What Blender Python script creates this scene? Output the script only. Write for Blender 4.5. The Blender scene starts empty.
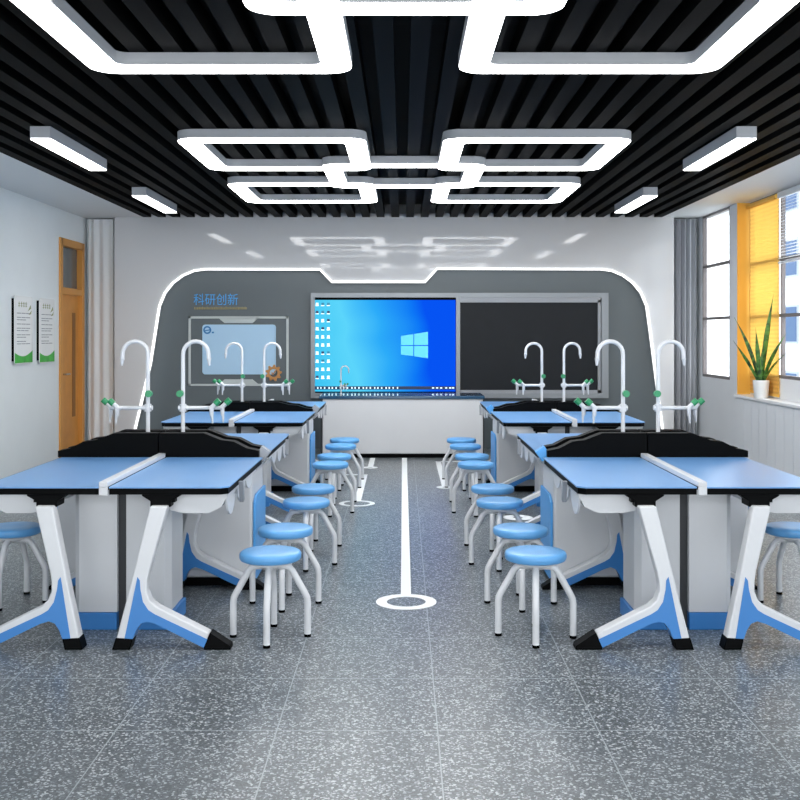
import bpy, bmesh, math, random
from math import sin, cos, pi, radians
from mathutils import Vector, Matrix
random.seed(7)
S = bpy.context.scene
COL = S.collection

# ------------------------------------------------------------ materials
def lin(c):
    return tuple(((v/255)/12.92 if v/255 <= .04045 else ((v/255+.055)/1.055)**2.4) for v in c)
def mat(name, rgb, rough=.5, metal=0, emit=0, spec=.5, coat=0, noise=0, nscale=8):
    m = bpy.data.materials.new(name); m.use_nodes = True
    nt = m.node_tree; b = nt.nodes['Principled BSDF']
    c = (*lin(rgb), 1)
    b.inputs['Base Color'].default_value = c
    b.inputs['Roughness'].default_value = rough
    b.inputs['Metallic'].default_value = metal
    b.inputs['Specular IOR Level'].default_value = spec
    b.inputs['Coat Weight'].default_value = coat
    if emit:
        b.inputs['Emission Color'].default_value = c
        b.inputs['Emission Strength'].default_value = emit
    if noise:
        tc = nt.nodes.new('ShaderNodeTexCoord'); n = nt.nodes.new('ShaderNodeTexNoise')
        n.inputs['Scale'].default_value = nscale; n.inputs['Detail'].default_value = 4
        nt.links.new(tc.outputs['Object'], n.inputs['Vector'])
        r = nt.nodes.new('ShaderNodeValToRGB')
        r.color_ramp.elements[0].position = .3; r.color_ramp.elements[1].position = .7
        r.color_ramp.elements[0].color = (*[v*(1-noise) for v in c[:3]], 1)
        r.color_ramp.elements[1].color = (*[min(1, v*(1+noise)) for v in c[:3]], 1)
        nt.links.new(n.outputs['Fac'], r.inputs['Fac']); nt.links.new(r.outputs['Color'], b.inputs['Base Color'])
    return m

M = {}
M['wall'] = mat('wall paint', (230, 236, 238), .6, noise=.02, nscale=2)
M['wallr'] = mat('right wall paint', (226, 230, 234), .5, noise=.02, nscale=2)
M['gloss'] = mat('gloss white panel', (212, 213, 215), .05, spec=.4)
M['soffit'] = mat('white soffit', (226, 229, 231), .6)
M['slat'] = mat('black ceiling slat', (5, 5, 5), .6, noise=.1, spec=.03)
M['void'] = mat('black ceiling void', (2, 2, 2), .9)
M['panel'] = mat('slate grey panel', (92, 101, 105), .4, noise=.03, nscale=1.5)
M['led'] = mat('led edge', (255, 255, 255), .4, emit=1.0)
M['lamp'] = mat('lamp diffuser', (255, 255, 255), .4, emit=8)
M['lampside'] = mat('lamp housing', (178, 181, 186), .45)
M['blue'] = mat('blue laminate', (108, 158, 212), .3, noise=.02, nscale=3)
M['seat'] = mat('blue plastic seat', (94, 160, 216), .35, noise=.02)
M['legblue'] = mat('blue inlay', (54, 126, 196), .4)
M['panelblue'] = mat('light blue panel', (82, 160, 226), .4)
M['white'] = mat('white powder coat', (212, 214, 217), .32, noise=.015)
M['cab'] = mat('cabinet white', (208, 210, 213), .4, noise=.015, nscale=3)
M['black'] = mat('black plastic', (4, 5, 6), .5, noise=.1, spec=.06)
M['dark'] = mat('dark slot', (48, 50, 54), .6)
M['grey'] = mat('grey metal', (150, 154, 160), .4, metal=.3)
M['alu'] = mat('aluminium frame', (140, 145, 149), .35, metal=.4)
M['chalk'] = mat('chalkboard', (34, 37, 41), .4, noise=.05, spec=.15)
M['green'] = mat('green knob', (40, 140, 90), .35)
M['gleaf'] = mat('green wave', (60, 170, 60), .5, noise=.25, nscale=9)
M['olive'] = mat('olive print', (130, 140, 90), .6)
M['print'] = mat('grey print', (120, 126, 130), .7)
M['door'] = mat('orange wood', (208, 142, 62), .45, noise=.08, nscale=6)
M['doordark'] = mat('brown strip', (140, 92, 42), .5)
M['doorframe'] = mat('orange frame', (214, 150, 72), .45)
M['steel'] = mat('satin steel', (200, 200, 200), .25, metal=.9)
M['dglass'] = mat('dark transom glass', (88, 96, 98), .1)
M['curtl'] = mat('pale curtain', (226, 228, 229), .8)
M['curtr'] = mat('grey curtain', (172, 175, 180), .8)
M['strip'] = mat('white floor tape', (236, 240, 242), .5)
M['base'] = mat('white skirting', (205, 208, 210), .5)
M['frame'] = mat('grey window frame', (122, 116, 116), .5)
M['sill'] = mat('white sill', (236, 238, 240), .35)
M['pot'] = mat('white ceramic', (238, 240, 240), .25)
M['soil'] = mat('dark soil', (50, 38, 28), .9, noise=.3, nscale=60)
M['poster'] = mat('poster blue', (176, 212, 240), .4)
M['posterline'] = mat('pale line', (196, 204, 204), .5)
M['textblue'] = mat('text blue', (84, 172, 236), .5)
M['textor'] = mat('text ochre', (160, 150, 110), .6)
M['logo'] = mat('logo blue', (40, 120, 180), .5)
M['gear'] = mat('gear orange', (196, 140, 80), .5)
M['podtop'] = mat('podium dark top', (40, 78, 108), .12, coat=.5)
M['build'] = mat('pale facade', (206, 210, 216), .8, noise=.03)
M['bwin'] = mat('far window glass', (78, 98, 128), .8, spec=.05)
M['bframe'] = mat('far window trim', (150, 160, 172), .8)
M['ground'] = mat('pale paving', (205, 205, 200), .9, noise=.1)
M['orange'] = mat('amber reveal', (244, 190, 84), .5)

def floor_mat():
    m = bpy.data.materials.new('terrazzo tile'); m.use_nodes = True
    nt = m.node_tree; b = nt.nodes['Principled BSDF']; N = nt.nodes.new; L = nt.links.new
    tc = N('ShaderNodeTexCoord')
    v = N('ShaderNodeTexVoronoi'); v.inputs['Scale'].default_value = 135
    L(tc.outputs['Object'], v.inputs['Vector'])
    sep = N('ShaderNodeSeparateColor'); L(v.outputs['Color'], sep.inputs['Color'])
    r = N('ShaderNodeValToRGB'); r.color_ramp.interpolation = 'LINEAR'
    e = r.color_ramp.elements
    e[0].position = 0; e[0].color = (*lin((70, 76, 81)), 1)
    e[1].position = .5; e[1].color = (*lin((92, 100, 105)), 1)
    x = e.new(.78); x.color = (*lin((112, 120, 126)), 1)
    x = e.new(.84); x.color = (*lin((166, 174, 179)), 1)
    x = e.new(1); x.color = (*lin((200, 206, 209)), 1)
    L(sep.outputs['Red'], r.inputs['Fac'])
    n = N('ShaderNodeTexNoise'); n.inputs['Scale'].default_value = 160; n.inputs['Detail'].default_value = 3
    L(tc.outputs['Object'], n.inputs['Vector'])
    nr = N('ShaderNodeValToRGB'); nr.color_ramp.elements[0].position = .35; nr.color_ramp.elements[0].color = (.55,.55,.55,1)
    nr.color_ramp.elements[1].position = .65; nr.color_ramp.elements[1].color = (1.0,1.0,1.0,1)
    L(n.outputs['Fac'], nr.inputs['Fac'])
    mx = N('ShaderNodeMix'); mx.data_type = 'RGBA'; mx.blend_type = 'MULTIPLY'; mx.inputs[0].default_value = .8
    L(r.outputs['Color'], mx.inputs[6]); L(nr.outputs['Color'], mx.inputs[7])
    mp = N('ShaderNodeMapping'); mp.inputs['Location'].default_value = (.4725, -3.93, 0)
    L(tc.outputs['Object'], mp.inputs['Vector'])
    bk = N('ShaderNodeTexBrick'); bk.offset = 0; bk.squash = 1
    bk.inputs['Scale'].default_value = 1; bk.inputs['Brick Width'].default_value = .602; bk.inputs['Row Height'].default_value = .594
    bk.inputs['Mortar Size'].default_value = .0024; bk.inputs['Mortar Smooth'].default_value = 0
    L(mp.outputs['Vector'], bk.inputs['Vector'])
    mx2 = N('ShaderNodeMix'); mx2.data_type = 'RGBA'
    L(bk.outputs['Fac'], mx2.inputs[0]); L(mx.outputs[2], mx2.inputs[6]); mx2.inputs[7].default_value = (*lin((150, 158, 162)), 1)
    L(mx2.outputs[2], b.inputs['Base Color'])
    b.inputs['Roughness'].default_value = .3
    b.inputs['Specular IOR Level'].default_value = .45
    return m
M['floor'] = floor_mat()

def screen_mat():
    m = bpy.data.materials.new('desktop wallpaper'); m.use_nodes = True
    nt = m.node_tree; b = nt.nodes['Principled BSDF']; N = nt.nodes.new; L = nt.links.new
    tc = N('ShaderNodeTexCoord')
    mp = N('ShaderNodeMapping'); L(tc.outputs['Generated'], mp.inputs['Vector'])
    sx = N('ShaderNodeSeparateXYZ'); L(mp.outputs['Vector'], sx.inputs[0])
    n = N('ShaderNodeTexNoise'); n.inputs['Scale'].default_value = 2.2; n.inputs['Detail'].default_value = 1
    L(tc.outputs['Generated'], n.inputs['Vector'])
    # t = x + .25*z + small noise
    a = N('ShaderNodeMath'); a.operation = 'MULTIPLY_ADD'; L(sx.outputs['Z'], a.inputs[0]); a.inputs[1].default_value = .14; L(sx.outputs['X'], a.inputs[2])
    a2 = N('ShaderNodeMath'); a2.operation = 'MULTIPLY_ADD'; L(n.outputs['Fac'], a2.inputs[0]); a2.inputs[1].default_value = .22; L(a.outputs[0], a2.inputs[2])
    r = N('ShaderNodeValToRGB'); e = r.color_ramp.elements
    e[0].position = .1; e[0].color = (*lin((60, 196, 244)), 1)
    e[1].position = 1; e[1].color = (*lin((6, 84, 244)), 1)
    for p, c in ((.42, (92, 214, 252)), (.66, (44, 172, 250)), (.9, (14, 122, 248))):
        x = e.new(p); x.color = (*lin(c), 1)
    L(a2.outputs[0], r.inputs['Fac'])
    b.inputs['Base Color'].default_value = (0, 0, 0, 1); b.inputs['Roughness'].default_value = .2; b.inputs['Specular IOR Level'].default_value = 0
    L(r.outputs['Color'], b.inputs['Emission Color']); b.inputs['Emission Strength'].default_value = .62
    return m
M['screen'] = screen_mat()
M['logowin'] = mat('glowing logo', (84, 190, 250), .4, emit=.45)
M['icw'] = mat('icon white', (225, 248, 255), .4, emit=.55)
M['icb'] = mat('icon teal', (30, 120, 150), .4, emit=.3)
M['icd'] = mat('icon dark', (30, 40, 80), .4, emit=.3)
M['icr'] = mat('icon red', (180, 60, 90), .4, emit=.5)
M['task'] = mat('taskbar navy', (8, 34, 70), .4, emit=.4)

def glass_mat():
    m = bpy.data.materials.new('window glass'); m.use_nodes = True
    nt = m.node_tree; nt.nodes.clear(); N = nt.nodes.new; L = nt.links.new
    o = N('ShaderNodeOutputMaterial'); t = N('ShaderNodeBsdfTransparent'); g = N('ShaderNodeBsdfGlossy')
    g.inputs['Roughness'].default_value = .02
    t.inputs['Color'].default_value = (.98, .99, 1, 1)
    mx = N('ShaderNodeMixShader'); mx.inputs[0].default_value = .04; L(t.outputs[0], mx.inputs[1]); L(g.outputs[0], mx.inputs[2])
    L(mx.outputs[0], o.inputs[0]); return m
M['glass'] = glass_mat()
def blind_mat():
    m = bpy.data.materials.new('amber blind fabric'); m.use_nodes = True
    nt = m.node_tree; nt.nodes.clear(); N = nt.nodes.new; L = nt.links.new
    o = N('ShaderNodeOutputMaterial'); d = N('ShaderNodeBsdfDiffuse'); t = N('ShaderNodeBsdfTranslucent'); tr = N('ShaderNodeBsdfTransparent')
    d.inputs['Color'].default_value = (*lin((255, 222, 140)), 1)
    t.inputs['Color'].default_value = (*lin((255, 230, 168)), 1)
    tr.inputs['Color'].default_value = (*lin((255, 222, 140)), 1)
    tc = N('ShaderNodeTexCoord'); w = N('ShaderNodeTexWave'); w.bands_direction = 'Z'; w.inputs['Scale'].default_value = 7
    L(tc.outputs['Object'], w.inputs['Vector'])
    a = N('ShaderNodeMixShader'); a.inputs[0].default_value = .62; L(d.outputs[0], a.inputs[1]); L(t.outputs[0], a.inputs[2])
    mm = N('ShaderNodeMath'); mm.operation = 'MULTIPLY_ADD'; mm.inputs[1].default_value = .12; mm.inputs[2].default_value = .22
    L(w.outputs['Fac'], mm.inputs[0])
    c = N('ShaderNodeMixShader'); L(mm.outputs[0], c.inputs[0]); L(a.outputs[0], c.inputs[1]); L(tr.outputs[0], c.inputs[2])
    L(c.outputs[0], o.inputs[0]); return m
M['blind'] = blind_mat()
def leaf_mat():
    m = mat('snake plant leaf', (46, 98, 40), .4)
    nt = m.node_tree; b = nt.nodes['Principled BSDF']; N = nt.nodes.new; L = nt.links.new
    tc = N('ShaderNodeTexCoord'); n = N('ShaderNodeTexNoise'); n.inputs['Scale'].default_value = 14; n.inputs['Distortion'].default_value = 1
    L(tc.outputs['Object'], n.inputs['Vector'])
    r = N('ShaderNodeValToRGB'); r.color_ramp.elements[0].position = .35; r.color_ramp.elements[0].color = (*lin((22, 62, 30)), 1)
    r.color_ramp.elements[1].position = .68; r.color_ramp.elements[1].color = (*lin((96, 150, 60)), 1)
    L(n.outputs['Fac'], r.inputs['Fac']); L(r.outputs['Color'], b.inputs['Base Color']); return m
M['leaf'] = leaf_mat()

# ------------------------------------------------------------ mesh builder
class MB:
    def __init__(s): s.bm = bmesh.new(); s.mi = 0
    def face(s, vs):
        try: f = s.bm.faces.new(vs); f.material_index = s.mi; return f
        except ValueError: return None
    def box(s, x0, x1, y0, y1, z0, z1):
        v = [s.bm.verts.new(p) for p in ((x0,y0,z0),(x1,y0,z0),(x1,y1,z0),(x0,y1,z0),(x0,y0,z1),(x1,y0,z1),(x1,y1,z1),(x0,y1,z1))]
        for f in ((3,2,1,0),(4,5,6,7),(0,1,5,4),(1,2,6,5),(2,3,7,6),(3,0,4,7)): s.face([v[i] for i in f])
        return s
    def prism(s, poly, axis, a, b):
        def P(u, w, t): return {'y': (u, t, w), 'x': (t, u, w), 'z': (u, w, t)}[axis]
        A = [s.bm.verts.new(P(u, w, a)) for u, w in poly]; B = [s.bm.verts.new(P(u, w, b)) for u, w in poly]
        n = len(poly); s.face(A); s.face(B[::-1])
        for i in range(n): s.face([A[i], B[i], B[(i+1) % n], A[(i+1) % n]])
        return s
    def ring(s, outer, inner, axis, a, b):
        def P(u, w, t): return {'y': (u, t, w), 'x': (t, u, w), 'z': (u, w, t)}[axis]
        n = len(outer)
        vs = [[s.bm.verts.new(P(u, w, t)) for u, w in pl] for t in (a, b) for pl in (outer, inner)]
        oa, ia, ob, ib = vs
        for i in range(n):
            j = (i+1) % n
            s.face([oa[i], oa[j], ia[j], ia[i]]); s.face([ob[j], ob[i], ib[i], ib[j]])
            s.face([oa[j], oa[i], ob[i], ob[j]]); s.face([ia[i], ia[j], ib[j], ib[i]])
        return s
    def tube(s, pts, r, seg=12, cap=True):
        pts = [Vector(p) for p in pts]; rr = r if isinstance(r, (list, tuple)) else [r]*len(pts)
        rings = []; up = None
        for i, p in enumerate(pts):
            d = (pts[min(i+1, len(pts)-1)] - pts[max(i-1, 0)]).normalized()
            if up is None:
                up = Vector((0,0,1)) if abs(d.z) < .9 else Vector((0,1,0))
            a = d.cross(up).normalized(); c = a.cross(d).normalized(); up = c
            rings.append([s.bm.verts.new(p + (a*cos(2*pi*k/seg) + c*sin(2*pi*k/seg))*rr[i]) for k in range(seg)])
        for q, w in zip(rings, rings[1:]):
            for k in range(seg): s.face([q[k], q[(k+1) % seg], w[(k+1) % seg], w[k]])
        if cap: s.face(rings[0][::-1]); s.face(rings[-1])
        return s
    def lathe(s, prof, c=(0,0,0), seg=32):
        rings = []
        for r, z in prof:
            if r < 1e-5: rings.append([s.bm.verts.new((c[0], c[1], c[2]+z))])
            else: rings.append([s.bm.verts.new((c[0]+r*cos(2*pi*k/seg), c[1]+r*sin(2*pi*k/seg), c[2]+z)) for k in range(seg)])
        for q, w in zip(rings, rings[1:]):
            for k in range(seg):
                j = (k+1) % seg
                if len(q) == 1 and len(w) == 1: continue
                if len(q) == 1: s.face([q[0], w[j], w[k]])
                elif len(w) == 1: s.face([q[k], q[j], w[0]])
                else: s.face([q[k], q[j], w[j], w[k]])
        return s
    def sphere(s, c, r, seg=14):
        n = 8
        return s.lathe([(r*sin(pi*i/n), -r*cos(pi*i/n)) for i in range(n+1)], c, seg)
    def band(s, pts, w, y0, y1):
        """thick line along an open XZ polyline, extruded in y"""
        n = len(pts); A = []; B = []
        for i, p in enumerate(pts):
            a = Vector(pts[max(i-1, 0)]); b = Vector(pts[min(i+1, n-1)]); p = Vector(p)
            def nrm(q, t): d = (t-q); d.normalize(); return Vector((-d.y, d.x))
            if i == 0: m = nrm(p, b); k = 1
            elif i == n-1: m = nrm(a, p); k = 1
            else:
                n1 = nrm(a, p); n2 = nrm(p, b); m = (n1+n2).normalized(); k = 1/max(.5, m.dot(n1))
            A.append(p + m*w/2*k); B.append(p - m*w/2*k)
        for i in range(n-1): s.prism([A[i], A[i+1], B[i+1], B[i]], 'y', y0, y1)
        return s
    def build(s, name, mats, parent=None, smooth=False, bevel=0, loc=None):
        if not isinstance(mats, (list, tuple)): mats = [mats]
        bmesh.ops.recalc_face_normals(s.bm, faces=s.bm.faces[:])
        me = bpy.data.meshes.new(name); s.bm.to_mesh(me); s.bm.free()
        for m in mats: me.materials.append(m)
        if smooth:
            for p in me.polygons: p.use_smooth = True
            me.set_sharp_from_angle(angle=radians(38))
        o = bpy.data.objects.new(name, me); COL.objects.link(o)
        if parent: o.parent = parent
        if loc: o.location = loc
        if bevel:
            b = o.modifiers.new('Bevel', 'BEVEL'); b.width = bevel; b.segments = 3; b.limit_method = 'ANGLE'; b.angle_limit = radians(30)
            for p in me.polygons: p.use_smooth = True
            me.set_sharp_from_angle(angle=radians(38))
            b.harden_normals = True
        return o

def tag(o, label, cat, group=None, kind=None):
    o['label'] = label; o['category'] = cat
    if group: o['group'] = group
    if kind: o['kind'] = kind
    return o
def empty(name, loc=(0,0,0), rz=0):
    o = bpy.data.objects.new(name, None); COL.objects.link(o); o.location = loc; o.rotation_euler = (0,0,rz)
    o.empty_display_size = .1; return o
def struct(o, label=None, cat=None):
    o['kind'] = 'structure'
    if label: o['label'] = label
    if cat: o['category'] = cat
    return o
def kids(o): return [c for c in bpy.data.objects if c.parent == o]
def copy_tree(o, parent=None):
    c = o.copy(); COL.objects.link(c); c.parent = parent
    for ch in kids(o): copy_tree(ch, c)
    return c
def rrect(x0, x1, y0, y1, r, n=6):
    out = []
    for cx, cy, a0 in ((x1-r, y1-r, 0), (x0+r, y1-r, 90), (x0+r, y0+r, 180), (x1-r, y0+r, 270)):
        for k in range(n+1):
            a = radians(a0 + 90*k/n); out.append((cx + r*cos(a), cy + r*sin(a)))
    return out

# ------------------------------------------------------------ camera (pixel frame of the photo: f=1050 px, VP at 403,335)
H = 1.48; F = 1050.0
cam = bpy.data.cameras.new('camera'); co = bpy.data.objects.new('camera', cam); COL.objects.link(co)
co.location = (0, 0, H); co.rotation_euler = (radians(90), 0, 0)
cam.sensor_width = 36; cam.lens = 36*F/800; cam.shift_x = -3/800; cam.shift_y = -65/800
cam.clip_start = .05; cam.clip_end = 200
S.camera = co
def X(px, d): return (px-403)*d/F
def Z(py, d): return H - (py-335)*d/F

# ------------------------------------------------------------ room shell
XL, XR, XRO, YB, YF, ZC = -4.14, 3.85, 4.0, 13.75, -1.0, 3.0
struct(MB().box(XL-.2, XR+.5, YF, YB+.3, -.1, 0).build('floor', M['floor']), 'dark speckled terrazzo tile floor with thin pale joints', 'floor')
c = MB(); c.box(XL-.2, XR+.5, YF, YB+.3, 3.2, 3.3); c.mi = 1
nsl = 36
for i in range(nsl):
    x = -3.35 + i*(6.59/(nsl-1))
    c.box(x, x+.10, YF, YB-.2, ZC, ZC+.11)
struct(c.build('ceiling', [M['void'], M['slat']]), 'black ceiling of long dark slats running to the far wall', 'ceiling')
struct(MB().box(XL, -3.35, YF, YB, ZC, ZC+.19).build('trim_1', M['soffit']), 'white ceiling border along the left wall', 'trim')
struct(MB().box(3.345, XRO+.12, YF, YB, ZC, ZC+.19).build('trim_2', M['soffit']), 'white ceiling border above the windows', 'trim')
# left wall with a door opening
DY0, DY1, DZ = 12.68, 13.54, 2.62
w = MB(); w.box(XL-.15, XL, YF, DY0, 0, ZC+.19); w.box(XL-.15, XL, DY1, YB, 0, ZC+.19); w.box(XL-.15, XL, DY0, DY1, DZ, ZC+.19)
w.box(XL-.2, XL-.15, DY0-.1, DY1+.1, 0, DZ+.1)
struct(w.build('wall_left', M['wall']), 'pale grey painted left wall', 'wall')
struct(MB().box(XL-.2, XR, YB, YB+.15, 0, ZC+.19).build('wall_back', M['wall']), 'far wall behind the white surround', 'wall')
# right wall
w = MB()
open1 = (12.37, 13.5, .95); open2 = (8.4, 12.1, .80); added_open3 = (4.2, 7.9, .80); added_open4 = (-.5, 3.7, .80)  # the two openings nearest the camera are unseen, added to let daylight in
edges = [(YF, added_open4[0]), (added_open4[1], added_open3[0]), (added_open3[1], open2[0]), (open2[1], open1[0]), (open1[1], YB)]
for a, b in edges: w.box(XR, XR+(.02 if a > 13 else .18), a, b, 0, ZC+.1)
for a, b, z in (open1, open2, added_open3, added_open4): w.box(XR, XR+.18, a, b, 0, z-(.036 if z < .9 else 0))
for k in range(52):
    y = -.9 + k*.25
    if y < 12.1: w.box(XR-.006, XR, y, y+.235, .11, .76)
struct(w.build('wall_right', M['wallr']), 'grey right wall with panelling under the windows', 'wall')
struct(MB().box(XR-.018, XR, YF, 13.4, 0, .1).build('baseboard_right', M['base']), 'white skirting under the windows', 'baseboard')

# windows
def window(n, y0, y1, z0, x, bars, vbars, lower=None, label=''):
    e = empty('window_%d' % n, (x, (y0+y1)/2, z0)); struct(e, label, 'window')
    cy = (y0+y1)/2
    f = MB(); t = .035
    f.box(-.02, .03, y0-cy, y1-cy, 0, t); f.box(-.02, .03, y0-cy, y0-cy+.03, 0, ZC-z0); f.box(-.02, .03, y1-cy-.03, y1-cy, 0, ZC-z0)
    f.box(-.02, .03, y0-cy, y1-cy, ZC-z0-.03, ZC-z0)
    for z in bars: f.box(-.02, .03, y0-cy, y1-cy, z-z0, z-z0+t)
    for v in vbars: f.box(-.015, .025, v-cy, v-cy+.03, 0, ZC-z0)
    f.build('window_frame', M['frame'], e)
    MB().box(.0, .008, y0-cy+.03, y1-cy-.03, t, ZC-z0-.03).build('pane', M['glass'], e)
    return e
window(1, open1[0], open1[1], .95, XR+.022, (1.67, 2.33), (), label='narrow far window in the right wall with two dark crossbars')
for n, (a, b, z) in ((2, open2), (3, added_open3), (4, added_open4)):  # only the first is in view; the other two are added for light
    window(n, a, b, 1.02, XRO+.02, (1.67, 2.27), (b-1.0, b-2.3), label='wide recessed window in the right wall' + (' with the amber blind' if n == 2 else ''))
    s_ = MB(); s_.box(XRO, XRO+.1, a, b, z, 1.02); struct(s_.build('trim_%d' % (n+2), M['sill']), 'pale upstand between sill and window frame', 'trim')
    s_ = MB(); s_.box(XR-.035, XRO+.02, a-.06, b+.02, z-.035, z); struct(s_.build('window_sill', M['sill'], bevel=.006), 'white window sill projecting from the wall', 'sill')
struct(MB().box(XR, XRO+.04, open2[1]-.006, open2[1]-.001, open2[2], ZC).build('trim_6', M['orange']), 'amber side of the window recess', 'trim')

# amber roller blind
e = empty('roller_blind', (XRO-.012, 11.6, 2.95)); tag(e, 'translucent amber roller blind pulled down over the far end of the wide window', 'blind')
e2y = .5
MB().tube([(-.02, -.47, 0), (-.02, .47, 0)], .028, 14).build('roller', M['orange'], e, smooth=True)
MB().box(-.003, .003, -.46, .46, -2.10, 0).build('fabric', M['blind'], e)
MB().box(-.008, .008, -.46, .46, -2.13, -2.10).build('bottom_rail', M['orange'], e)
# venetian blind
e = empty('venetian_blind', (XRO-.03, 9.8, 2.95)); tag(e, 'white venetian blind half raised beside the amber blind', 'blind')
MB().box(-.02, .02, -1.28, 1.28, -.03, .03).build('headrail', M['sill'], e)
v = MB()
for k in range(20):
    z = -.06 - k*.032; v.prism([(-.014, z-.004), (.012, z+.008), (.012, z+.010), (-.014, z-.002)], 'y', -1.28, 1.28)
v.build('slats', M['sill'], e)
MB().box(-.012, .012, -1.28, 1.28, -.72, -.70).build('bottom_rail', M['sill'], e)

# ------------------------------------------------------------ far wall: white gloss surround, LED edge, slate panel
D = 13.55; sc = F/D
def P(px, py): return ((px-403)/sc, H-(py-335)/sc)
half = []
# right half arch, px offsets from 403 and y
archR = [(270, 458), (268, 430), (252.5, 364), (246, 322), (243.5, 306), (238, 293), (230, 283), (220, 275.5), (209, 270.8), (198, 269.3)]
zfl = 0
archR = [(272, 335+H*sc)] + archR[1:]
rightR = [(263, 335+H*sc), (260, 434), (252.3, 373), (246.8, 330)] + archR[4:]
right = [((a)/sc, H-(b-335)/sc) for a, b in rightR]
left = [(-(a)/sc, H-(b-335)/sc) for a, b in archR]
mid = [P(320, 269.5), P(332, 282), P(425, 282), P(437, 268.8)]
inner = left + mid + right[::-1]
x0, x1 = P(114.5, 0)[0], P(674, 0)[0]
poly = [(x0, 0), (x0, ZC+.05), (x1, ZC+.05), (x1, 0)] + inner[::-1]
struct(MB().prism(poly, 'y', D, D+.12).build('wall_surround', M['gloss']), 'glossy white surround arching over the slate grey feature wall', 'wall surround')
struct(MB().band(inner, .024, D-.02, D+.02).build('trim_7', M['led']), 'glowing white edge line around the grey feature wall', 'trim')
struct(MB().box(x0+.1, x1-.1, D+.12, YB, 0, 2.6).build('wall_feature', M['panel']), 'slate grey feature wall behind the screen', 'wall')
# curtains (folds)
def curtain(name, xa, xb, y, m, label, folds, amp=.035):
    pts = []; n = folds*8
    for i in range(n+1):
        t = i/n; pts.append((xa+(xb-xa)*t, y + amp*sin(t*folds*2*pi) + .012*sin(t*folds*5.3+1)))
    back = [(a, b+.012) for a, b in pts[::-1]]
    o = MB().prism(pts+back, 'z', .04, ZC-.02).build(name, m, smooth=True)
    return tag(o, label, 'curtain')
curtain('curtain', XL+.06, x0-.03, 13.62, M['curtl'], 'pale grey curtain in the far left corner by the door', 3, .006)
curtain('curtain', x1+.03, XR-.06, 13.60, M['curtr'], 'mid grey curtain in the far right corner beside the window', 4)

# ------------------------------------------------------------ door
e = empty('door_1', (XL, (DY0+DY1)/2, 0)); struct(e, 'orange wooden door with a glazed transom and dark vertical strip', 'door')
cy = (DY0+DY1)/2; hw = (DY1-DY0)/2
f = MB()
f.box(-.14, .02, -hw-.05, -hw+.05, 0, DZ+.04); f.box(-.14, .02, hw-.05, hw+.05, 0, DZ+.04); f.box(-.14, .02, -hw, hw, DZ-.05, DZ+.04); f.box(-.14, .015, -hw, hw, 1.98, 2.06)
f.build('door_frame', M['doorframe'], e, bevel=.004)
MB().box(-.07, -.03, -hw+.05, hw-.05, .01, 1.98).build('door_leaf', M['door'], e)
MB().box(-.07, -.05, -hw+.05, hw-.05, 2.06, DZ-.05).build('transom_pane', M['dglass'], e)
MB().box(-.031, -.024, .12, .24, .45, 1.76).build('dark_strip', M['doordark'], e)
h = MB(); h.box(-.03, -.02, -.33, -.28, .86, 1.08); h.tube([(-.03, -.305, 1.0), (.03, -.305, 1.0), (.03, -.16, 1.0)], .011, 10)
h.build('door_handle', M['steel'], e, smooth=True)

# ------------------------------------------------------------ wall notices
def notice(name, ya, yb, z0, z1, label):
    e = empty(name, (XL, (ya+yb)/2, z0)); tag(e, label, 'wall sign', 'long notices on the left wall')
    hw = (yb-ya)/2; hh = z1-z0
    MB().box(0, .028, -hw+.004, hw-.03, .03, hh-.03).build('backing', M['black'], e)
    MB().prism(rrect(-hw, hw, 0, hh, .02), 'x', .028, .036).build('board', M['pot'], e)
    wv = MB(); pts = [(-hw, .01), (hw, .01), (hw, .14)] + [(hw-2*hw*t/10, .14-.05*sin(t/10*pi)-.02*(t/10)) for t in range(1, 11)]
    wv.prism(pts, 'x', .036, .038); wv.build('green_wave', M['gleaf'], e)
    t = MB(); rnd = random.Random(3)
    z = hh-.19
    while z > .2:
        a = -hw+.06; b = hw-.06-rnd.choice([0, 0, .1, .25])*hw*2
        for s in range(3):
            aa = a+(b-a)*s/3; t.box(.036, .0375, aa, aa+(b-a)/3*.88, z, z+.008)
        z -= rnd.choice([.026, .026, .045])
    t.build('printed_lines', M['print'], e)
    t = MB()
    for i in range(4): 
        y = -hw+.10+i*.07; t.box(.036, .038, y, y+.05, hh-.085, hh-.078); t.box(.036, .038, y+.02, y+.028, hh-.12, hh-.06); t.box(.036, .038, y, y+.05, hh-.11, hh-.104)
    t.prism([(hw-.14, hh-.16), (hw-.06, hh-.09), (hw-.05, hh-.13)], 'x', .036, .038); t.prism([(hw-.12, hh-.2), (hw-.03, hh-.15), (hw-.05, hh-.19)], 'x', .036, .038)
    t.build('heading', M['olive'], e)
notice('wall_notice', 11.1, 11.63, 1.17, 1.90, 'tall white notice with green wave foot, farther from the orange door')
notice('wall_notice', 11.86, 12.36, 1.16, 1.90, 'tall white notice with green wave foot, nearer the orange door')

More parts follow.
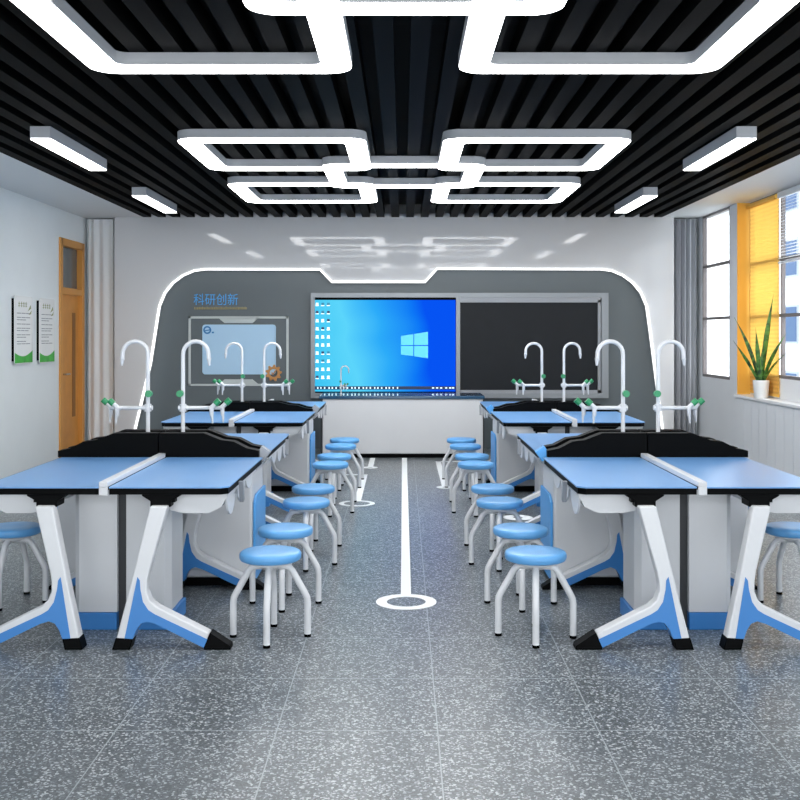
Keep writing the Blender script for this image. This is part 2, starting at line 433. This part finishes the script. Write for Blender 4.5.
# ------------------------------------------------------------ ceiling lamps
def ring_part(parent, x0, x1, y0, y1, dz, r=.14, w=.165):
    zb = 2.925+dz
    o = MB().ring(rrect(x0, x1, y0, y1, r), rrect(x0+w, x1-w, y0+w, y1-w, .06), 'z', zb+.008, ZC-.0005+dz).build('ring_housing', M['lampside'], parent, smooth=True)
    MB().ring(rrect(x0+.004, x1-.004, y0+.004, y1-.004, r-.002), rrect(x0+w-.004, x1-w+.004, y0+w-.004, y1-w+.004, .062), 'z', zb, zb+.009).build('ring_diffuser', M['lamp'], o)
def cluster(y, label, rows, my=1.15):
    e = empty('ring_chandelier', (0, 0, 0)); tag(e, label, 'ceiling light', 'linked rectangular ring ceiling lights')
    if 1 in rows:
        ring_part(e, -1.69, -.275, y, y+1.5, 0); ring_part(e, .30, 1.71, y, y+1.5, 0)
    ring_part(e, -.695, .71, y+my, y+my+1.41, -.003)
    ring_part(e, -1.70, -.275, y+2.3, y+3.76, 0); ring_part(e, .30, 1.72, y+2.3, y+3.76, 0)
    return e
cluster(7.74, 'far cluster of five linked white rectangular ring lights above the desks', (1, 2))
cluster(2.05, 'near cluster of large linked ring lights cut off by the top of the photo', (2,), 1.28)
def linear(xc, y, label):
    e = empty('linear_lamp', (xc, y+.73, ZC)); tag(e, label, 'ceiling light', 'short linear ceiling lights')
    MB().box(-.074, .074, -.73, .73, -.088, -.001).build('lamp_housing', M['lampside'], e)
    MB().box(-.071, .071, -.727, .727, -.096, -.088).build('lamp_diffuser', M['lamp'], e)
linear(-2.64, 7.64, 'linear ceiling light above the left block, the nearer one')
linear(-2.71, 10.78, 'linear ceiling light over the left block, the far smaller one')
linear(2.50, 7.64, 'linear ceiling light above the right block, the nearer one')
linear(2.54, 10.78, 'linear ceiling light over the right block, the far smaller one')

# ------------------------------------------------------------ smart board
D2 = 13.62
def Q(px, py, d=D2): return (X(px, d), Z(py, d))
e = empty('interactive_whiteboard', (0, 13.67, 0)); tag(e, 'wide grey framed board with a glowing blue desktop screen and a dark chalkboard', 'board')
def qb(mb, ax, ay, bx, by, y0, y1, d=D2):
    a = Q(ax, ay, d); b = Q(bx, by, d); mb.box(min(a[0], b[0]), max(a[0], b[0]), y0, y1, min(a[1], b[1]), max(a[1], b[1])); return mb
yb = 0
f = MB()
r_o = [Q(311, 293), Q(608, 293), Q(608, 398), Q(311, 398)]; r_i = [Q(315, 297.5), Q(601, 297.5), Q(601, 393), Q(315, 393)]
f.ring(r_o, r_i, 'y', -.09, 0); qb(f, 456, 297.5, 460, 393, -.088, 0)
f.build('board_frame', M['alu'], e)
qb(MB(), 314, 296, 458, 395, -.04, -.005).build('screen_bezel', M['black'], e)
qb(MB(), 315, 300, 455.6, 391.5, -.055, -.04).build('screen_display', M['screen'], e)
lg = MB()
for a, b, c1, d1, e1, f1 in ((401, 413.3, 336, 334.2, 345, 345), (414.2, 428, 334, 331.8, 345, 345), (401, 413.3, 346, 346, 354.5, 356), (414.2, 428, 346, 346, 356.2, 358.3)):
    lg.prism([Q(a, e1) if False else Q(a, e1), Q(b, f1), Q(b, d1), Q(a, c1)], 'y', -.058, -.055)
lg.build('screen_logo', M['logowin'], e)
rnd = random.Random(5)
for r in range(10):
    for k in range(3):
        px = 317.2 + k*5.6; py = 304 + r*8.1
        col_ = rnd.choices(['icw', 'icb', 'icd', 'icr'], [7, 2, 1, .5])[0]
        ic = MB(); s = 1.3
        qb(ic, px-s, py-s*.9, px+s, py+s*.9, -.058, -.055); ic.mi = 1; qb(ic, px-1.6, py+s*.9, px+1.6, py+s*.9+.9, -.0575, -.055)
        ic.build('desktop_icon', [M[col_], M['icw']], e)
tb = MB(); qb(tb, 315, 386.3, 455.6, 389.5, -.058, -.055); tb.mi = 1
for k in range(22):
    px = 316.5+k*3.8 + (.6 if k % 3 == 0 else 0); qb(tb, px, 387, px+1.3, 388.8, -.0595, -.058)
for px in (432, 436, 440, 445, 449, 452): qb(tb, px, 387.3, px+2.2, 388.5, -.0595, -.058)
tb.build('taskbar', [M['task'], M['icw']], e)
qb(MB(), 460, 302, 600.5, 393, -.05, -.02).build('chalkboard', M['chalk'], e)
fr = MB()
for r in ((460, 297.5, 600.5, 302.5), (460, 390, 600.5, 393), (597.5, 300, 600.5, 393)): qb(fr, *r, -.075, -.05)
fr.build('chalkboard_rail', M['grey'], e)
e.location = (0, 13.67, 0)

# ------------------------------------------------------------ wall poster with outline frame
YW = 13.67
e = empty('science_poster', (X(238, D2), YW, Z(386, D2))); tag(e, 'pale blue poster with a thin outline frame and orange gear on the grey wall', 'poster')
ox, oz = X(238, D2), Z(386, D2)
def R_(px, py): return (X(px, D2)-ox, Z(py, D2)-oz)
def rb(mb, ax, ay, bx, by, y0, y1):
    a = R_(ax, ay); b = R_(bx, by); mb.box(min(a[0], b[0]), max(a[0], b[0]), y0, y1, min(a[1], b[1]), max(a[1], b[1])); return mb
f = MB()
for r in ((188, 316.3, 288, 318.5), (188, 384, 288, 386), (188, 316.3, 190.2, 386), (286, 316.3, 288.3, 386)): rb(f, *r, -.02, 0)
f.prism([R_(218, 318), R_(258, 318), R_(252, 323), R_(224, 323)], 'y', -.02, 0)
f.prism([R_(218, 384.5), R_(224, 379.5), R_(252, 379.5), R_(258, 384.5)], 'y', -.02, 0)
f.build('outline_frame', M['posterline'], e)
a = R_(202, 374.5); b = R_(275.5, 324.5)
MB().prism(rrect(a[0], b[0], a[1], b[1], .04), 'y', -.03, 0).build('poster_sheet', M['poster'], e)
# round emblem: ring with a slanted bar
g = MB(); c0 = R_(207, 330); r = .052
g.ring([(c0[0]+r*cos(t*pi/12), c0[1]+r*sin(t*pi/12)) for t in range(24)], [(c0[0]+r*.62*cos(t*pi/12), c0[1]+r*.62*sin(t*pi/12)) for t in range(24)], 'y', -.034, -.03)
g.prism([(c0[0]-r*.6, c0[1]-.018), (c0[0]+r*.8, c0[1]-.004), (c0[0]+r*.8, c0[1]+.012), (c0[0]-r*.6, c0[1]-.004)], 'y', -.036, -.034)
c1 = R_(212.5, 332.5); g.box(c1[0]-.012, c1[0]+.016, -.034, -.03, c1[1]-.01, c1[1]+.01)
g.build('round_emblem', M['logo'], e)
g = MB(); c0 = R_(273.5, 373); n = 9; ou = []; inn = []
for k in range(n*4):
    a_ = 2*pi*k/(n*4); rr = .108 if k % 4 in (0, 1) else .082
    ou.append((c0[0]+rr*cos(a_), c0[1]+rr*sin(a_))); inn.append((c0[0]+.052*cos(a_), c0[1]+.052*sin(a_)))
g.ring(ou, inn, 'y', -.045, -.03)
g.prism([(c0[0]-.03, c0[1]), (c0[0]-.01, c0[1]-.03), (c0[0]+.035, c0[1]+.03), (c0[0]+.022, c0[1]+.038), (c0[0]-.008, c0[1]-.005), (c0[0]-.02, c0[1]+.012)], 'y', -.045, -.035)
g.build('gear', M['gear'], e)
# lettering
def text(name, s, px0, px1, py0, py1, m, parent=None):
    cu = bpy.data.curves.new(name, 'FONT'); cu.body = s; cu.extrude = .004; cu.size = .2
    t = bpy.data.objects.new('tmp', cu); COL.objects.link(t)
    bpy.context.view_layer.update()
    me = bpy.data.meshes.new_from_object(t.evaluated_get(bpy.context.evaluated_depsgraph_get()))
    bpy.data.objects.remove(t)
    xs = [v.co.x for v in me.vertices]; ys = [v.co.y for v in me.vertices]
    a = Q(px0, py1); b = Q(px1, py0)
    sx = (b[0]-a[0])/(max(xs)-min(xs)); sy = (b[1]-a[1])/(max(ys)-min(ys))
    for v in me.vertices:
        x, y, z = v.co; v.co = ((x-min(xs))*sx, -z*1.0, (y-min(ys))*sy)
    me.materials.clear(); me.materials.append(m)
    o = bpy.data.objects.new(name, me); COL.objects.link(o); o.location = (a[0], YW-.006, a[1]); return o
tx = text('wall_lettering', '\u79d1\u7814\u521b\u65b0', 193, 237.5, 293.5, 305, M['textblue'])
tag(tx, 'large blue Chinese characters on the grey wall above the outlined poster', 'lettering')
st = MB(); rnd = random.Random(9); px = 193.5
while px < 246:
    wd = rnd.choice([.7, .9, 1.2]); a = Q(px, 309.4); b = Q(px+wd, 307.2-rnd.random()*.5)
    st.box(a[0], b[0], YW-.008, YW, a[1], b[1]); px += wd+.5
tag(st.build('subtitle_lettering', M['textor']), 'thin ochre subtitle line directly under the blue characters', 'lettering')

# ------------------------------------------------------------ podium
py0, py1 = 12.63, 13.25
e = empty('teacher_podium', (0, 12.94, 0)); tag(e, 'long white teaching podium with a dark blue glossy top below the screen', 'podium')
xa, xb = X(322.5, py0), X(483, py0)
MB().box(xa, xb, py0-12.94, py1-12.94, .05, .71).build('podium_body', M['cab'], e, bevel=.012)
MB().box(xa+.03, xb-.03, py0-12.94+.03, py1-12.94-.03, 0, .05).build('podium_plinth', M['black'], e)
MB().box(xa-.04, xb+.02, py0-12.94-.02, py1-12.94+.02, .71, .75).build('podium_top', M['podtop'], e, bevel=.008)
MB().box(xa-.022, xa-.002, py0-12.94, py1-12.94-.05, .0, .70).build('side_panel', M['dark'], e)
MB().box(xb+.002, xb+.015, py0-12.94, py1-12.94-.05, .0, .70).build('side_panel', M['dark'], e)

# ------------------------------------------------------------ laboratory taps
def make_tap(parent, s, loc, k=1.0, arm=.22):
    """s = direction (+1/-1 in x) of gooseneck and arm; base at loc; k = scale of heights"""
    R0 = .014*k
    def V(x, y, z): return (s*x*k, y*k, z*k)
    pts = [V(0,0,0), V(0,0,.50)]
    cx, cz, r = .078, .505, .078
    for i in range(1, 13):
        a = pi - i*pi/12*1.02; pts.append(V(cx + r*cos(a), 0, cz + r*sin(a)))
    pts.append(V(.157, 0, .475))
    t = MB(); t.tube(pts, R0*.9, 12); t.tube([V(.157,0,.478), V(.159,0,.465), V(.160,0,.435)], [R0*1.15, R0*.8, R0*.45], 10)
    t.tube([V(0,0,0), V(0,0,.018)], R0*1.9, 14)                       # base flange
    t.tube([V(0,0,.155), V(0,0,.20)], R0*1.5, 14)                     # collar
    t.tube([V(-.028,0,.177), V(.03,0,.177)], R0*1.05, 12)
    t.tube([V(.0,0,.177), V(arm,0,.177)], R0*.85, 12)                 # arm
    o = t.build('gooseneck_tap', M['white'], parent, smooth=True); o.location = loc
    kn = MB().tube([V(-.012,-.012,.265), V(-.012,-.045,.265)], R0*1.5, 12).build('green_knob', M['green'], o, smooth=True)
    for j, ax in enumerate((arm-.055, arm)):
        yy = -.03 if j == 0 else .03
        n = MB(); n.tube([V(ax-.015,yy*.3,.177), V(ax,yy,.177)], R0*.8, 10)
        n.tube([V(ax-.01,yy,.172), V(ax+.025,yy,.205)], R0*1.0, 12)
        n.tube([V(ax,yy,.175), V(ax,yy,.135), V(ax+.004,yy,.125), V(ax+.006,yy,.085)], [R0*.95, R0*.9, R0*.6, R0*.35], 10)
        n.build('nozzle', M['white'], o, smooth=True)
        MB().tube([V(ax+.022,yy,.202), V(ax+.048,yy,.226)], R0*1.35, 12).build('green_knob', M['green'], o, smooth=True)
    return o
TP = make_tap(None, 1, (X(341, 12.9), 12.9, .75), .6, .10)
TP.name = 'podium_tap'
tag(TP, 'small white gooseneck tap with green knobs on the podium top', 'tap')

# ------------------------------------------------------------ lab tables
C = 1.437; CS = 1.462; CP = 1.415
def table_proto(s):
    """s=+1: outer (seat) edge on +x. Origin on the floor under the divider at the end facing away from the sink; table runs to +y"""
    e = empty('lab_table')
    def px(u): return s*u
    L = 1.27; o_ = .600; i_ = .024; f_ = .045
    out = [(i_, f_), (o_-.04, f_), (o_-.002, f_+.03), (o_, L), (i_, L)]
    tp = [(px(a), b) for a, b in out]
    MB().prism(tp, 'z', .743, .750).build('tabletop', M['blue'], e)
    tp2 = [(px(a), b) for a, b in [(i_, f_+.006), (o_-.042, f_+.006), (o_-.008, f_+.034), (o_-.006, L-.004), (i_, L-.004)]]
    MB().prism(tp2, 'z', .712, .743).build('edge_band', M['black'], e)
    # beam and brackets
    def U(p): return (p-99.5)/212.0
    def ZZ(p): return max(0.0, H-(p-335)/212.0)
    def conv(pts): return [(px(U(a)), ZZ(b)) for a, b in pts]
    MB().box(min(px(.262), px(.34)), max(px(.262), px(.34)), .05, L-.1, .675, .712).build('under_beam', M['black'], e)
    # the white Y leg
    crv = [(148.5, 508), (130, 589), (118, 638), (114.5, 650), (131.5, 650), (134, 638), (137.5, 629), (142, 622.5), (148.5, 620), (157, 622.5), (206, 646), (211, 633), (157, 606.5), (150.5, 600.5), (147.3, 592), (147.6, 582), (149.5, 572), (166.5, 508)]
    inl = [(138, 577.5), (140.4, 581), (141.2, 590), (144, 602), (149.5, 610), (156, 614), (209.3, 638.5), (205.8, 646.8), (157, 623.4), (148.5, 620.9), (142.4, 623.2), (138, 629.4), (134.6, 638), (126.5, 637.5), (133, 604), (136, 588)]
    foot1 = [(117.6, 637), (134.8, 638), (132, 651.5), (114, 651.5)]
    foot2 = [(211.5, 632), (232, 645), (232.5, 651.5), (206, 651.5), (205, 646.5)]
    brk = [(138, 497.5), (178, 497.5), (177, 499), (168, 504), (168, 510), (147, 510), (147, 504), (139, 499)]
    for v in (-.005, 1.10):
        shear = .06 if v < 0 else 0
        lg = MB().prism(conv(crv), 'y', v, v+.07).build('leg', M['white'], e, bevel=.008)
        MB().prism(conv(inl), 'y', v-.003, v+.073).build('blue_inlay', M['legblue'], lg)
        MB().prism(conv(foot1), 'y', v-.004, v+.074).build('rubber_foot', M['black'], lg, bevel=.004)
        MB().prism(conv(foot2), 'y', v-.004, v+.074).build('rubber_foot', M['black'], lg, bevel=.004)
        for q in [lg] + kids(lg):
            for w_ in q.data.vertices: w_.co.y -= shear*max(0, 1-w_.co.z/.655)
        MB().prism(conv(brk), 'y', v+.04 if v < 0 else v-.002, v+.16 if v < 0 else v+.072).build('bracket', M['black'], e, bevel=.004)
    # book bin under the outer edge
    b = MB()
    prof = [(.30, .708), (.31, .66), (.34, .628), (.40, .615), (.52, .615), (.585, .645), (.618, .708), (.606, .708), (.575, .655), (.515, .628), (.41, .628), (.35, .64), (.325, .67), (.312, .708)]
    b.prism([(px(a-.03), z) for a, z in prof], 'y', .10, 1.06)
    b.prism([(px(a-.03), z) for a, z in prof[:7]], 'y', .10, .115)
    b.build('book_bin', M['white'], e, smooth=False)
    # scalloped side lip with hook
    sc_ = [(.10, .71)]
    for y0, y1, dp in ((.10, .36, .10), (.42, .68, .085), (.72, .98, .06)):
        for k in range(0, 11):
            t = k/10; sc_.append((y0+(y1-y0)*t, .69-dp*sin(pi*t)**.6))
    sc_.append((1.10, .69)); sc_.append((1.10, .71))
    xx = sorted((px(.572), px(.582)))
    MB().prism(sc_, 'x', xx[0], xx[1]).build('side_lip', M['white'], e)
    hk = MB(); x0_, x1_ = sorted((px(.601), px(.622)))
    hk.prism([(.34, .735), (.37, .735), (.40, .635), (.37, .625)], 'x', x0_, x1_); hk.build('bag_hook', M['grey'], e)
    return e
pr = table_proto(1); pl = table_proto(-1)
GR = [5.0, 8.75]
names = {(-1, 0): 'front left block', (-1, 1): 'rear left block', (1, 0): 'front right block', (1, 1): 'rear right block'}
used = {'r': False, 'l': False}
def put(kind, x, y, rz, label):
    src = pr if kind == 'r' else pl
    if not used[kind]: o = src; used[kind] = True
    else: o = copy_tree(src)
    o.location = (x, y, 0); o.rotation_euler = (0, 0, rz)
    tag(o, label, 'table', 'blue topped lab tables')
jobs = []
for side in (-1, 1):
    for g in (0, 1):
        y = GR[g]; bn = names[(side, g)]
        a_ = 'aisle' ; b_ = 'outer'
        # camera-facing half
        jobs.append(('r', side*C, y, 0, bn, ('aisle' if side < 0 else 'window wall'), 'near'))
        jobs.append(('l', side*C, y, 0, bn, ('door wall' if side < 0 else 'aisle'), 'near'))
        # half beyond the sink, turned round
        jobs.append(('r', side*C, y+2.83, pi, bn, ('door wall' if side < 0 else 'aisle'), 'far'))
        jobs.append(('l', side*C, y+2.83, pi, bn, ('aisle' if side < 0 else 'window wall'), 'far'))
for k, x, y, rz, bn, wall, hf in jobs:
    put(k, x, y, rz, 'blue lab table on Y legs, %s side, %s half of %s' % (wall, hf, bn))

# divider rails
def divider():
    m = MB(); m.box(-.021, .021, .03, 1.26, .7505, .776); m.box(-.021, .021, .03, .044, .71, .7505)
    return m.build('divider_rail', M['white'], bevel=.004)
dv = None
for side in (-1, 1):
    for g in (0, 1):
        for hf in (0, 1):
            if dv is None: o = dv = divider()
            else: o = dv.copy(); COL.objects.link(o)
            o.location = (side*C, GR[g] + (2.83 if hf else 0), 0); o.rotation_euler = (0, 0, pi if hf else 0)
            tag(o, 'white rail between blue tops in the %s half of the %s' % ('far' if hf else 'near', names[(side, g)]), 'divider', 'white divider rails')

# pedestals
def pedestal():
    e = empty('pedestal_cabinet')
    for s in (-1, 1):
        a, b = .022, .245
        pl_ = [(s*a, 0), (s*(b-.03), 0), (s*b, .04), (s*b, .30), (s*a, .30)]
        MB().prism(pl_, 'z', .085, .71).build('cabinet_body', M['cab'], e, bevel=.004)
        q = [(s*a, -.012), (s*(b-.02), -.012), (s*(b+.015), .035), (s*(b+.015), .31), (s*a, .31)]
        MB().prism(q, 'z', 0, .085).build('blue_plinth', M['legblue'], e, bevel=.004)
    MB().box(-.022, .022, .03, .28, 0, .71).build('dark_slot', M['dark'], e)
    return e
pd = None
for side in (-1, 1):
    for g in (0, 1):
        for hf in (0, 1):
            if pd is None: o = pd = pedestal()
            else: o = copy_tree(pd)
            o.location = (side*CP, GR[g] + ((2.83-.28) if hf else .28), 0); o.rotation_euler = (0, 0, pi if hf else 0)
            tag(o, 'white pedestal with blue plinth under the %s half of the %s' % ('far' if hf else 'near', names[(side, g)]), 'cabinet', 'white pedestals under the tables')

# sink units
def sink():
    e = empty('sink_unit')
    # y centred on 0 (tables start at +-.145)
    MB().box(-.575, .575, -.235, .235, .05, .66).build('cabinet_body', M['cab'], e, bevel=.02)
    MB().box(-.55, .55, -.21, .21, 0, .05).build('black_base', M['black'], e)
    for s in (-1, 1):
        x0_, x1_ = sorted((s*.577, s*.592))
        MB().prism([(-.22, .03), (-.22, .49), (-.14, .53), (.235, .53), (.235, .03)], 'x', x0_, x1_).build('blue_side_panel', M['panelblue'], e, bevel=.003)
        # flared upper side of the cabinet
        MB().prism([(s*.50, .66), (s*.575, .66), (s*.62, .715), (s*.50, .715)], 'y', -.13, .13).build('upper_flare', M['cab'], e)
        # stepped splash tray
        prof = [(.004, .75), (.004, .893), (.27, .893), (.375, .852), (.45, .843), (.53, .802), (.60, .788), (.60, .75)]
        t = MB(); p2 = [(s*a, z) for a, z in prof]
        t.prism(p2, 'y', -.142, -.055); t.prism(p2, 'y', .055, .142)
        xs = sorted((s*.004, s*.29)); t.box(xs[0], xs[1], -.055, .055, .75, .858)
        xs = sorted((s*.29, s*.60)); t.box(xs[0], xs[1], -.055, .055, .75, .765)
        t.build('splash_tray', M['black'], e)
        if s > 0:
            sk = MB().box(-.032, .032, -.035, .035, -.035, .035).build('socket_box', [M['grey'], M['panelblue']], e, bevel=.004)
            sk.location = (s*.618, -.07, .765); sk.rotation_euler = (0, radians(35)*s, 0)
        make_tap(e, s, (s*.105, 0, .858), 1.0, .235)
    return e
sk0 = None
for side in (-1, 1):
    for g in (0, 1):
        if sk0 is None: o = sk0 = sink()
        else: o = copy_tree(sk0)
        for ch in kids(o):
            if ch.name.startswith('gooseneck_tap'):
                aisle = (ch.location.x > 0) == (side < 0)
                ch.location.x = math.copysign(.118 if aisle else .096, ch.location.x)
            if ch.name.startswith('socket_box'):
                ch.location.x = -side*.618; ch.rotation_euler = (0, radians(35)*-side, 0)
        if g == 1:
            for ch in kids(o):
                if ch.name.startswith('splash_tray'): ch.scale = (1, 1, .62); ch.location.z = .75*.38
                if ch.name.startswith('gooseneck_tap'): ch.location.z = .75+.108*.62
        if side == 1:
            for ch in kids(o):
                if ch.name.startswith('socket_box') and len(ch.data.materials):
                    ch.data = ch.data.copy(); ch.data.materials[0] = M['panelblue']
        o.location = (side*CS, GR[g]+1.415, 0)
        tag(o, 'sink cabinet with stepped black tray and twin white taps in the %s' % names[(side, g)], 'sink', 'sink cabinets with twin taps')

# ------------------------------------------------------------ stools
def stool():
    e = empty('lab_stool')
    MB().lathe([(0, .377), (.135, .377), (.146, .382), (.151, .392), (.151, .408), (.147, .417), (.138, .422), (.06, .420), (0, .4195)], seg=48).build('seat', M['seat'], e, smooth=True)
    MB().lathe([(0, .335), (.04, .335), (.05, .345), (.095, .36), (.10, .3765), (0, .3765)], seg=24).build('seat_plate', M['white'], e, smooth=True)
    for k in range(4):
        a = k*pi/2; c_, s_ = cos(a), sin(a)
        pr_ = [(.02, .347), (.075, .347), (.095, .338), (.108, .322), (.168, .215), (.179, .192), (.182, .168), (.182, .01)]
        lg = MB().tube([(r*c_, r*s_, z) for r, z in pr_], .0165, 12).build('leg', M['white'], e, smooth=True)
        MB().tube([(.182*c_, .182*s_, 0), (.182*c_, .182*s_, .014)], .0172, 12).build('rubber_tip', M['black'], lg)
    return e
st0 = None
ordn = ['nearest', 'second', 'third', 'fourth', 'fifth', 'sixth', 'seventh', 'farthest']
ys = [5.15, 5.79, 6.75, 7.36, 8.72, 9.30, 10.15, 10.74]
xs_ = [.65, .648, .622, .628, .604, .61, .602, .598]
for side in (-1, 1):
    for i, (y, x) in enumerate(zip(ys, xs_)):
        if st0 is None: o = st0 = stool()
        else: o = copy_tree(st0)
        o.location = (side*x, y, 0); o.rotation_euler = (0, 0, radians(random.uniform(-4, 4) - side*3))
        dsc = {0: 'nearest the camera', 7: 'farthest, by the podium'}.get(i, '%s from the camera' % ordn[i])
        tag(o, 'round blue stool with white legs, %s of aisle, %s' % ('left' if side < 0 else 'right', dsc), 'stool', 'blue stools along the aisle')
    o = copy_tree(st0); o.location = (side*2.16, 5.82, 0); o.rotation_euler = (0, 0, radians(3*side))
    tag(o, 'round blue stool cut by the %s edge of the photo' % ('left' if side < 0 else 'right'), 'stool', 'blue stools along the outer sides')

# ------------------------------------------------------------ floor markings
def ringmark(name, x, y, ro, ri, label, lines=()):
    m = MB(); n = 48; z0, z1 = .0005, .003
    m.ring([(x+ro*cos(2*pi*k/n), y+ro*sin(2*pi*k/n)) for k in range(n)], [(x+ri*cos(2*pi*k/n), y+ri*sin(2*pi*k/n)) for k in range(n)], 'z', z0, z1)
    for (xa, xb, ya, yb_) in lines: m.box(xa, xb, ya, yb_, z0, z1-.0005)
    o = m.build(name, M['strip']); return tag(o, label, 'floor marking', 'white floor markings')
ringmark('floor_line', .018, 5.82, .168, .108, 'long white floor line down the centre aisle ending in a ring', [(-.012, .046, 5.93, 12.62)])
ringmark('floor_line', -.405, 9.22, .158, .115, 'white floor line with a ring at its end, left of the centre line', [(-.435, -.375, 9.34, 11.15), (-.68, -.375, 11.09, 11.15)])
ringmark('floor_line', -.365, 11.72, .085, .03, 'short white floor line with small ring near the podium, left', [(-.395, -.335, 11.78, 12.62)])
ringmark('floor_line', .41, 10.20, .085, .03, 'white floor line with small ring and side branch, right of centre line', [(.38, .44, 10.27, 12.3), (.38, .75, 12.24, 12.3)])
ringmark('floor_line', .93, 8.50, .12, .04, 'small white ring marking under the stools on the right')

# ------------------------------------------------------------ plant on the sill
px_, py_ = XR+.025, 11.36
zs = .80
e = empty('snake_plant', (px_, py_, zs)); tag(e, 'snake plant with upright pointed green leaves in a white pot on the sill', 'plant')
MB().lathe([(0, 0), (.066, 0), (.072, .01), (.088, .18), (.088, .192), (.080, .192), (.076, .17), (0, .168)], seg=32).build('pot', M['pot'], e, smooth=True)
MB().lathe([(0, .178), (.0765, .176), (.07, .168), (0, .168)], seg=20).build('soil', M['soil'], e)
def leafm(az, h_, lean, w_, bend, bx, by):
    m = MB(); n = 14; d = Vector((cos(az), sin(az), 0)); sd = Vector((1, 0, 0)) if abs(d.x) < .9 else Vector((.95, .3, 0)).normalized()
    sd = Vector((cos(az+pi/2)*.5+.7, sin(az+pi/2)*.5, 0)).normalized()
    rows = []
    for i in range(n+1):
        t = i/n; p = Vector((bx, by, .17)) + Vector((0, 0, h_*t*(1-.12*lean*t))) + d*(lean*t + bend*t*t)
        w = w_*(.55+1.5*t-1.0*t*t)*(1-t**4)**.8 + .0008
        if t > .55: w *= (1-(t-.55)/.45)**.8 + .02
        nr = d*.25*w
        rows.append([m.bm.verts.new(p - sd*w), m.bm.verts.new(p + nr), m.bm.verts.new(p + sd*w), m.bm.verts.new(p + nr - d*.004)])
    for a, b in zip(rows, rows[1:]):
        for k in range(4): m.face([a[k], a[(k+1) % 4], b[(k+1) % 4], b[k]])
    m.face(rows[0]); m.face(rows[-1][::-1])
    return m.build('leaf', M['leaf'], e, smooth=True)
for az, h_, lean, w_, bend, bx, by in ((-1.35, .97, .14, .030, .10, .0, -.01), (2.2, .72, .16, .024, .16, -.02, .01), (2.5, .46, .22, .022, .06, -.03, -.01),
                                        (-1.2, .56, .22, .024, .16, .01, -.02), (-1.1, .36, .16, .016, .2, .02, -.03), (2.3, .32, .14, .016, .06, -.03, .02), (-1.6, .46, .05, .026, .02, .0, -.02), (3.6, .6, .04, .024, .02, -.02, -.01)):
    leafm(az, h_, lean, w_, bend, bx, by)

# ------------------------------------------------------------ outdoors
struct(MB().box(XR+.6, 60, -20, 60, -6.1, -6).build('ground', M['ground']), 'pale ground outside', 'ground')
e = empty('apartment_building', (17, 26, -6)); tag(e, 'pale apartment building seen through the windows', 'building')
MB().box(0, 8, -22, 24, 0, 16).build('facade', M['build'], e)
for fl in range(5):
    for k in range(12):
        y = -20.5 + k*3.6; z = 1.3 + fl*2.9
        fr_ = MB().box(-.06, .02, y, y+1.5, z, z+1.7).build('window', M['bframe'], e)
        MB().box(-.09, -.05, y+.1, y+1.4, z+.1, z+1.6).build('pane', M['bwin'], fr_)
MB().box(-.3, .05, -22, 24, 15.8, 16.1).build('roof_edge', M['bframe'], e)

# ------------------------------------------------------------ light
W = bpy.data.worlds.new('world'); S.world = W; W.use_nodes = True
bg = W.node_tree.nodes['Background']; bg.inputs['Color'].default_value = (.93, .965, 1.0, 1); bg.inputs['Strength'].default_value = 2.3
def area(name, loc, rot, sx, sy, power, col=(1, 1, 1)):
    l = bpy.data.lights.new(name, 'AREA'); l.shape = 'RECTANGLE'; l.size = sx; l.size_y = sy; l.energy = power; l.color = col
    o = bpy.data.objects.new(name, l); COL.objects.link(o); o.location = loc; o.rotation_euler = rot; return o
sun = bpy.data.lights.new('sun', 'SUN'); sun.energy = 1.2; sun.angle = radians(25); sun.color = (1, .96, .9)
so = bpy.data.objects.new('sun', sun); COL.objects.link(so); so.rotation_euler = Vector((-.35, .55, -.75)).to_track_quat('-Z', 'Y').to_euler()
S.view_settings.view_transform = 'Standard'; S.view_settings.look = 'None'; S.view_settings.exposure = .68
S.cycles.max_bounces = 8; S.cycles.use_denoising = True
S.cycles.sample_clamp_indirect = 6
